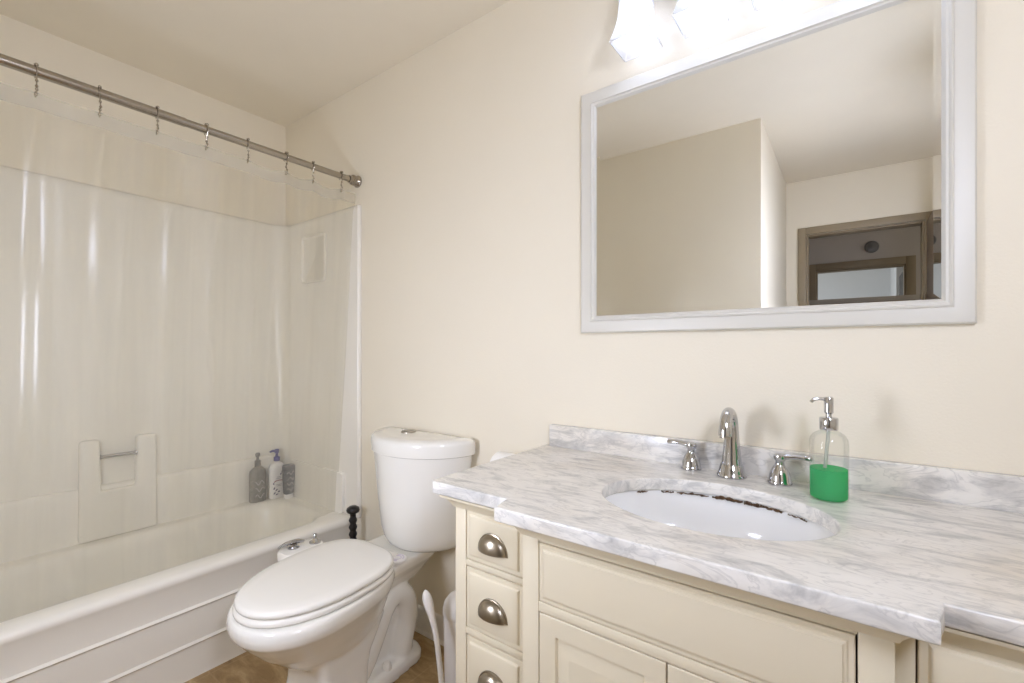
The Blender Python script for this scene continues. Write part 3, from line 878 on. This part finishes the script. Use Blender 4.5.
# fixed panel under the sink
bm = BM()
rect_rings(bm, -.496, 2 * VC + .496, .6645, .779, [(0, FC + .024), (0, FC + .001), (.0015, FC - .0005), (.008, FC - .0005), (.010, FC - .003), (.013, FC - .0038), (.0145, FC - .0058), (.018, FC - .0062)])
obj('sink_panel', bm, M['cabinet'], van, angle=20)
for x0, x1 in ((-.496, VC - .0015), (VC + .0015, 2 * VC + .496)):
    bm = BM()
    rect_rings(bm, x0, x1, .1195, .6405, [(0, FC + .024), (0, FC + .001), (.0015, FC), (.036, FC), (.039, FC + .006), (.042, FC + .006), (.066, FC - .001), (.068, FC - .001)])
    dd = obj('door', bm, M['cabinet'], van, angle=20)
    kx = x1 - .022 if x1 < VC else x0 + .022
    bm = BM(); axis_lathe(bm, [(.007, 0), (.006, .003), (.005, .012), (.013, .017), (.014, .022), (.009, .027), (.001, .028)], (kx, FC + .0005, .42), (0, -1, 0), 18); obj('knob', bm, M['pewter'], dd)

# ------------------------------------------------------------------ marble counter with its backsplash, sink bowl
CT, CB = .847, .8175
SX, SY, SA, SB = -.2355, -.315, .2205, .162
def flat_shape(name, loops, z0, z1, bev, material, parent):
    cu = bpy.data.curves.new(name + '_outline', 'CURVE'); cu.dimensions = '2D'; cu.fill_mode = 'BOTH'
    base = root_of(parent).location if parent else Vector((0, 0, 0))
    for lp in loops:
        sp = cu.splines.new('POLY'); sp.points.add(len(lp) - 1); sp.use_cyclic_u = True
        for p, (x, y) in zip(sp.points, lp): p.co = (x - base.x, y - base.y, 0, 1)
    cu.extrude = (z1 - z0) / 2 - bev; cu.bevel_depth = bev; cu.bevel_resolution = 2; cu.offset = -bev
    tmp = bpy.data.objects.new('tmp', cu); COL.objects.link(tmp)
    me = bpy.data.meshes.new_from_object(tmp.evaluated_get(bpy.context.evaluated_depsgraph_get()))
    bpy.data.objects.remove(tmp); bpy.data.curves.remove(cu)
    me.transform(Matrix.Translation((0, 0, (z0 + z1) / 2 - base.z))); me.name = name
    me.materials.clear(); me.materials.append(material)
    for p in me.polygons: p.use_smooth = True
    me.set_sharp_from_angle(angle=math.radians(40))
    o = bpy.data.objects.new(name, me)
    return link(o, parent)
counter = thing('countertop', (VC, -.27, CT), 'grey veined white marble countertop with backsplash and oval sink cutout', 'countertop')
CL, CR = -.817, 2 * VC + .817
def notch(xa, xb, n=7):
    """small ogee step from the side front (y=-.535) out to the breakfront (y=-.589)"""
    out = []
    for k in range(n + 1):
        u = k / n
        out.append((xa + (xb - xa) * (.5 - .5 * math.cos(PI * u)), -.535 - .054 * u))
    return out
outline = [(CR, -.003), (CL, -.003), (CL - .002, -.30), (CL + .002, -.527), (CL + .010, -.535)]
outline += notch(-.584, -.575) + [(-.570, -.590)]
outline += [(.080, -.590)] + notch(.094, .085)[::1][::-1]
outline += [(CR - .010, -.535), (CR, -.525)]
oval = [(SX + SA * math.cos(2 * PI * k / 72), SY + SB * math.sin(2 * PI * k / 72)) for k in range(72)]
flat_shape('slab', [outline, oval], CB, CT, .0035, M['marble'], counter)
bm = BM(); box(bm, -.797, CR - .02, -.0215, -.0015, CT - .0005, .917); obj('backsplash', bm, M['marble_splash'], counter, bevel=.002)
sink = thing('sink', (SX, SY, .69), 'white oval undermount sink bowl below the marble cutout', 'sink')
bm = BM()
rings = []
for r, z in ((1.13, .8105), (1.13, .8170), (1.045, .8170), (1.035, .812), (1.02, .79), (.985, .76), (.92, .73), (.80, .70), (.60, .678), (.35, .668), (.12, .664)):
    rings.append([(SX + (SA + .0) * r * math.cos(2 * PI * k / 64), SY + SB * r * math.sin(2 * PI * k / 64), z) for k in range(64)])
loft(bm, rings, False, True)
rings = [[(SX + SA * r * math.cos(2 * PI * k / 64), SY + SB * r * math.sin(2 * PI * k / 64), z) for k in range(64)] for r, z in ((1.13, .8105), (1.08, .79), (1.02, .74), (.85, .685), (.6, .66), (.12, .652))]
loft(bm, rings, False, True)
obj('basin', bm, M['basin'], sink, angle=60)
bm = BM(); lathe(bm, [(.028, .6645), (.030, .667), (.026, .669), (.018, .668), (.001, .668)], SX, SY, 28); obj('drain', bm, M['chrome'], sink)
# uneven old caulk in the joint under the back of the cutout
for a0, a1, rr_ in ((42, 54, .0012), (58, 70, .0020), (71, 79, .0026), (80, 97, .0030), (99, 118, .0018), (120, 128, .0012), (138, 146, .0012)):
    bm = BM(); pts = []; rads = []
    N_ = 14
    for q in range(N_ + 1):
        a = math.radians(a0 + (a1 - a0) * q / N_)
        pts.append((SX + (SA * 1.006) * math.cos(a), SY + (SB * 1.006) * math.sin(a), .8150 + random.uniform(-.0022, .0006)))
        rads.append(rr_ * random.uniform(.5, 2.0))
    tube(bm, pts, rads, 6)
    obj('caulk', bm, M['grime'], sink)

# ------------------------------------------------------------------ faucet
FX, FY = -.237, -.066
fau = thing('faucet', (FX, FY, CT), 'chrome widespread faucet behind the sink, arched spout and two lever handles', 'faucet')
bm = BM()
lathe(bm, [(.0335, CT + .0003), (.0345, CT + .004), (.032, CT + .008), (.030, CT + .014), (.0265, CT + .028), (.0245, CT + .032)], FX, FY, 32, cap1=True)
pth = [(FX, FY, CT + .030), (FX, FY, CT + .060), (FX, FY - .001, CT + .095), (FX, FY - .003, CT + .125)]
rad = [.0235, .0205, .0175, .0160]
for k in range(1, 11):
    a = PI * .93 * k / 10
    pth.append((FX, FY - .003 - .034 + .034 * math.cos(a), CT + .125 + .038 * math.sin(a))); rad.append(.0160 - .0006 * k if k < 6 else .0128 + .0004 * (k - 6))
ex, ey, ez = pth[-1]
pth.append((FX, ey - .002, ez - .014)); rad.append(.0155)
pth.append((FX, ey - .003, ez - .022)); rad.append(.0150)
tube(bm, pth, rad, 24)
sp = obj('spout', bm, M['chrome'], fau, angle=50)
bm = BM(); axis_lathe(bm, [(.0125, 0), (.0125, .006), (.009, .0065)], (FX, ey - .003, ez - .021), (0, -.08, -1), 20); obj('aerator', bm, M['nickel'], sp)
for s, hx, hy in ((-1, -.338, -.052), (1, -.133, -.066)):
    bm = BM()
    lathe(bm, [(.0255, CT + .0003), (.0265, CT + .004), (.0245, CT + .008), (.0235, CT + .012), (.0215, CT + .024), (.0165, CT + .036), (.0105, CT + .044), (.0090, CT + .052), (.0125, CT + .057), (.0140, CT + .062), (.0125, CT + .068), (.006, CT + .071), (.001, CT + .0715)], hx, hy, 28)
    h = obj('handle', bm, M['chrome'], fau, angle=50)
    bm = BM()
    tube(bm, [(hx, hy, CT + .064), (hx + s * .014, hy, CT + .065), (hx + s * .026, hy + .002, CT + .066), (hx + s * .044, hy + .004, CT + .0665), (hx + s * .056, hy + .006, CT + .066), (hx + s * .063, hy + .007, CT + .0655), (hx + s * .066, hy + .007, CT + .0655)],
         [.0085, .0072, .0062, .0066, .0078, .0070, .002], 14, .72)
    obj('lever', bm, M['chrome'], h)

# ------------------------------------------------------------------ soap dispenser
DXp, DYp = -.036, -.134
soap = thing('soap_dispenser', (DXp, DYp, CT), 'clear pump bottle half full of green soap right of the faucet', 'soap dispenser')
bm = BM()
lathe(bm, [(.030, CT + .0005), (.0345, CT + .004), (.0350, CT + .008), (.0350, CT + .118), (.0335, CT + .128), (.028, CT + .137), (.019, CT + .143), (.0145, CT + .146), (.0145, CT + .150)], DXp, DYp, 40, cap1=False)
obj('bottle', bm, M['bottleglass'], soap, angle=60)
bm = BM()
lathe(bm, [(.029, CT + .0030), (.0328, CT + .006), (.0334, CT + .009), (.0334, CT + .0655), (.001, CT + .0655)], DXp, DYp, 40)
obj('liquid_soap', bm, M['soap'], soap, angle=40)
bm = BM(); tube(bm, [(DXp - .014, DYp - .006, CT + .012), (DXp - .006, DYp - .003, CT + .07), (DXp, DYp, CT + .146)], .0035, 12); obj('dip_tube', bm, M['tube'], soap)
bm = BM()
lathe(bm, [(.0165, CT + .1465), (.0170, CT + .148), (.0170, CT + .170), (.0160, CT + .172), (.0060, CT + .1735), (.0055, CT + .180), (.0085, CT + .182), (.0088, CT + .212), (.0075, CT + .215), (.001, CT + .2155)], DXp, DYp, 32)
tube(bm, spline([(DXp, DYp, CT + .209), (DXp - .016, DYp - .004, CT + .211), (DXp - .026, DYp - .007, CT + .209), (DXp - .031, DYp - .009, CT + .203)], 5), .0034, 10)
obj('pump', bm, M['chrome'], soap, angle=40)

# ------------------------------------------------------------------ framed mirror
mi = thing('wall_mirror', (-.238, 0, 1.59), 'large wall mirror in a wide white frame above the vanity', 'mirror')
MX0, MX1, MZ0, MZ1 = -.683, .2055, 1.2150, 1.9630
bm = BM()
steps = [(0, -.001), (0, -.0155), (.0035, -.0195), (.0055, -.0200), (.034, -.0200), (.0355, -.0235), (.0385, -.0245), (.0410, -.0225), (.0420, -.0205), (.0465, -.0195), (.0525, -.0125), (.0525, -.004)]
rect_rings(bm, MX0, MX1, MZ0, MZ1, steps, False, False)
obj('frame', bm, M['mirrorframe'], mi, angle=25)
bm = BM()
rect_rings(bm, MX0, MX1, MZ0, MZ1, [(.0505, -.01265), (.0645, -.01200)], False, True)
obj('mirror_glass', bm, M['mirror'], mi, angle=1)

# ------------------------------------------------------------------ vanity light with four shades
vl = thing('vanity_light', (-.218, 0, 2.26), 'four-lamp vanity light bar with frosted flared square shades above the mirror', 'vanity light')
bm = BM(); box(bm, -.54, .10, -.001, -.028, 2.225, 2.325); obj('back_plate', bm, M['nickel'], vl, bevel=.006, bevel_seg=3)
for k in range(4):
    lx, ly = -.470 + .168 * k, -.098
    bm = BM()
    tube(bm, spline([(lx, -.028, 2.265), (lx, -.060, 2.27), (lx, -.088, 2.255), (lx, ly, 2.220), (lx, ly, 2.17)], 6), .008, 12)
    lathe(bm, [(.010, 2.180), (.024, 2.172), (.031, 2.160), (.033, 2.138), (.0335, 2.131), (.030, 2.129)], lx, ly, 24)
    arm = obj('lamp_arm', bm, M['nickel'], vl, angle=40)
    bm = BM()
    rings = []
    for h, z, r in ((.022, 2.128, .012), (.034, 2.126, .012), (.037, 2.120, .010), (.0375, 2.085, .008), (.039, 2.060, .006), (.045, 2.030, .004), (.0545, 1.996, .003)):
        rings.append([(x, y, z) for x, y in rrect(lx - h, lx + h, ly - h, ly + h, r, 4)])
    loft(bm, rings, False, False)
    sh = obj('lamp_shade', bm, M['shade'], vl, solid=.003, angle=40)
    bm = BM()
    lathe(bm, [(.010, 2.124), (.013, 2.100), (.020, 2.080), (.027, 2.058), (.0275, 2.042), (.022, 2.024), (.012, 2.014), (.001, 2.012)], lx, ly, 20)
    obj('bulb', bm, M['bulb'], vl)

# ------------------------------------------------------------------ two added fill lights behind the camera, in half-round wall housings
for (qx, qy, qz, dx, dy, lb) in ((XR, -1.30, 1.62, -1, 0, 'added half-round sconce on the wall right of the vanity'),
                                 (-1.05, YA, 1.06, 0, 1, 'added half-round sconce on the wall opposite the toilet')):
    sc_ = thing('added_fill_light', (qx, qy, qz), lb, 'fill light', 'added fill lights')
    def half(r, o, n=20):          # half circle bulging into the room, o metres off the wall
        out = []
        for k in range(n + 1):
            a = -PI / 2 + PI * k / n
            u, v = o + r * math.cos(a), r * math.sin(a)
            out.append((qx + dx * u - dy * v, qy + dy * u + dx * v))
        return out
    bm = BM()
    wv = .125
    box(bm, *((qx, qx + dx * .024, qy - wv, qy + wv) if dx else (qx - wv, qx + wv, qy, qy + dy * .024)), qz - .22, qz + .225)
    bmesh.ops.translate(bm, vec=(dx * .0008, dy * .0008, 0), verts=bm.verts)
    obj('back_plate', bm, M['nickel'], sc_, bevel=.004)
    bm = BM(); prism(bm, half(.110, .0255), qz - .195, qz + .195); obj('lamp_shade', bm, M['fill'][0 if dx else 1], sc_, angle=40)
    for z0, z1, rc in ((qz - .209, qz - .1955, .118), (qz + .1955, qz + .209, .118)):
        bm = BM(); prism(bm, half(rc, .0255), z0, z1); obj('end_cap', bm, M['nickel'], sc_, angle=40)
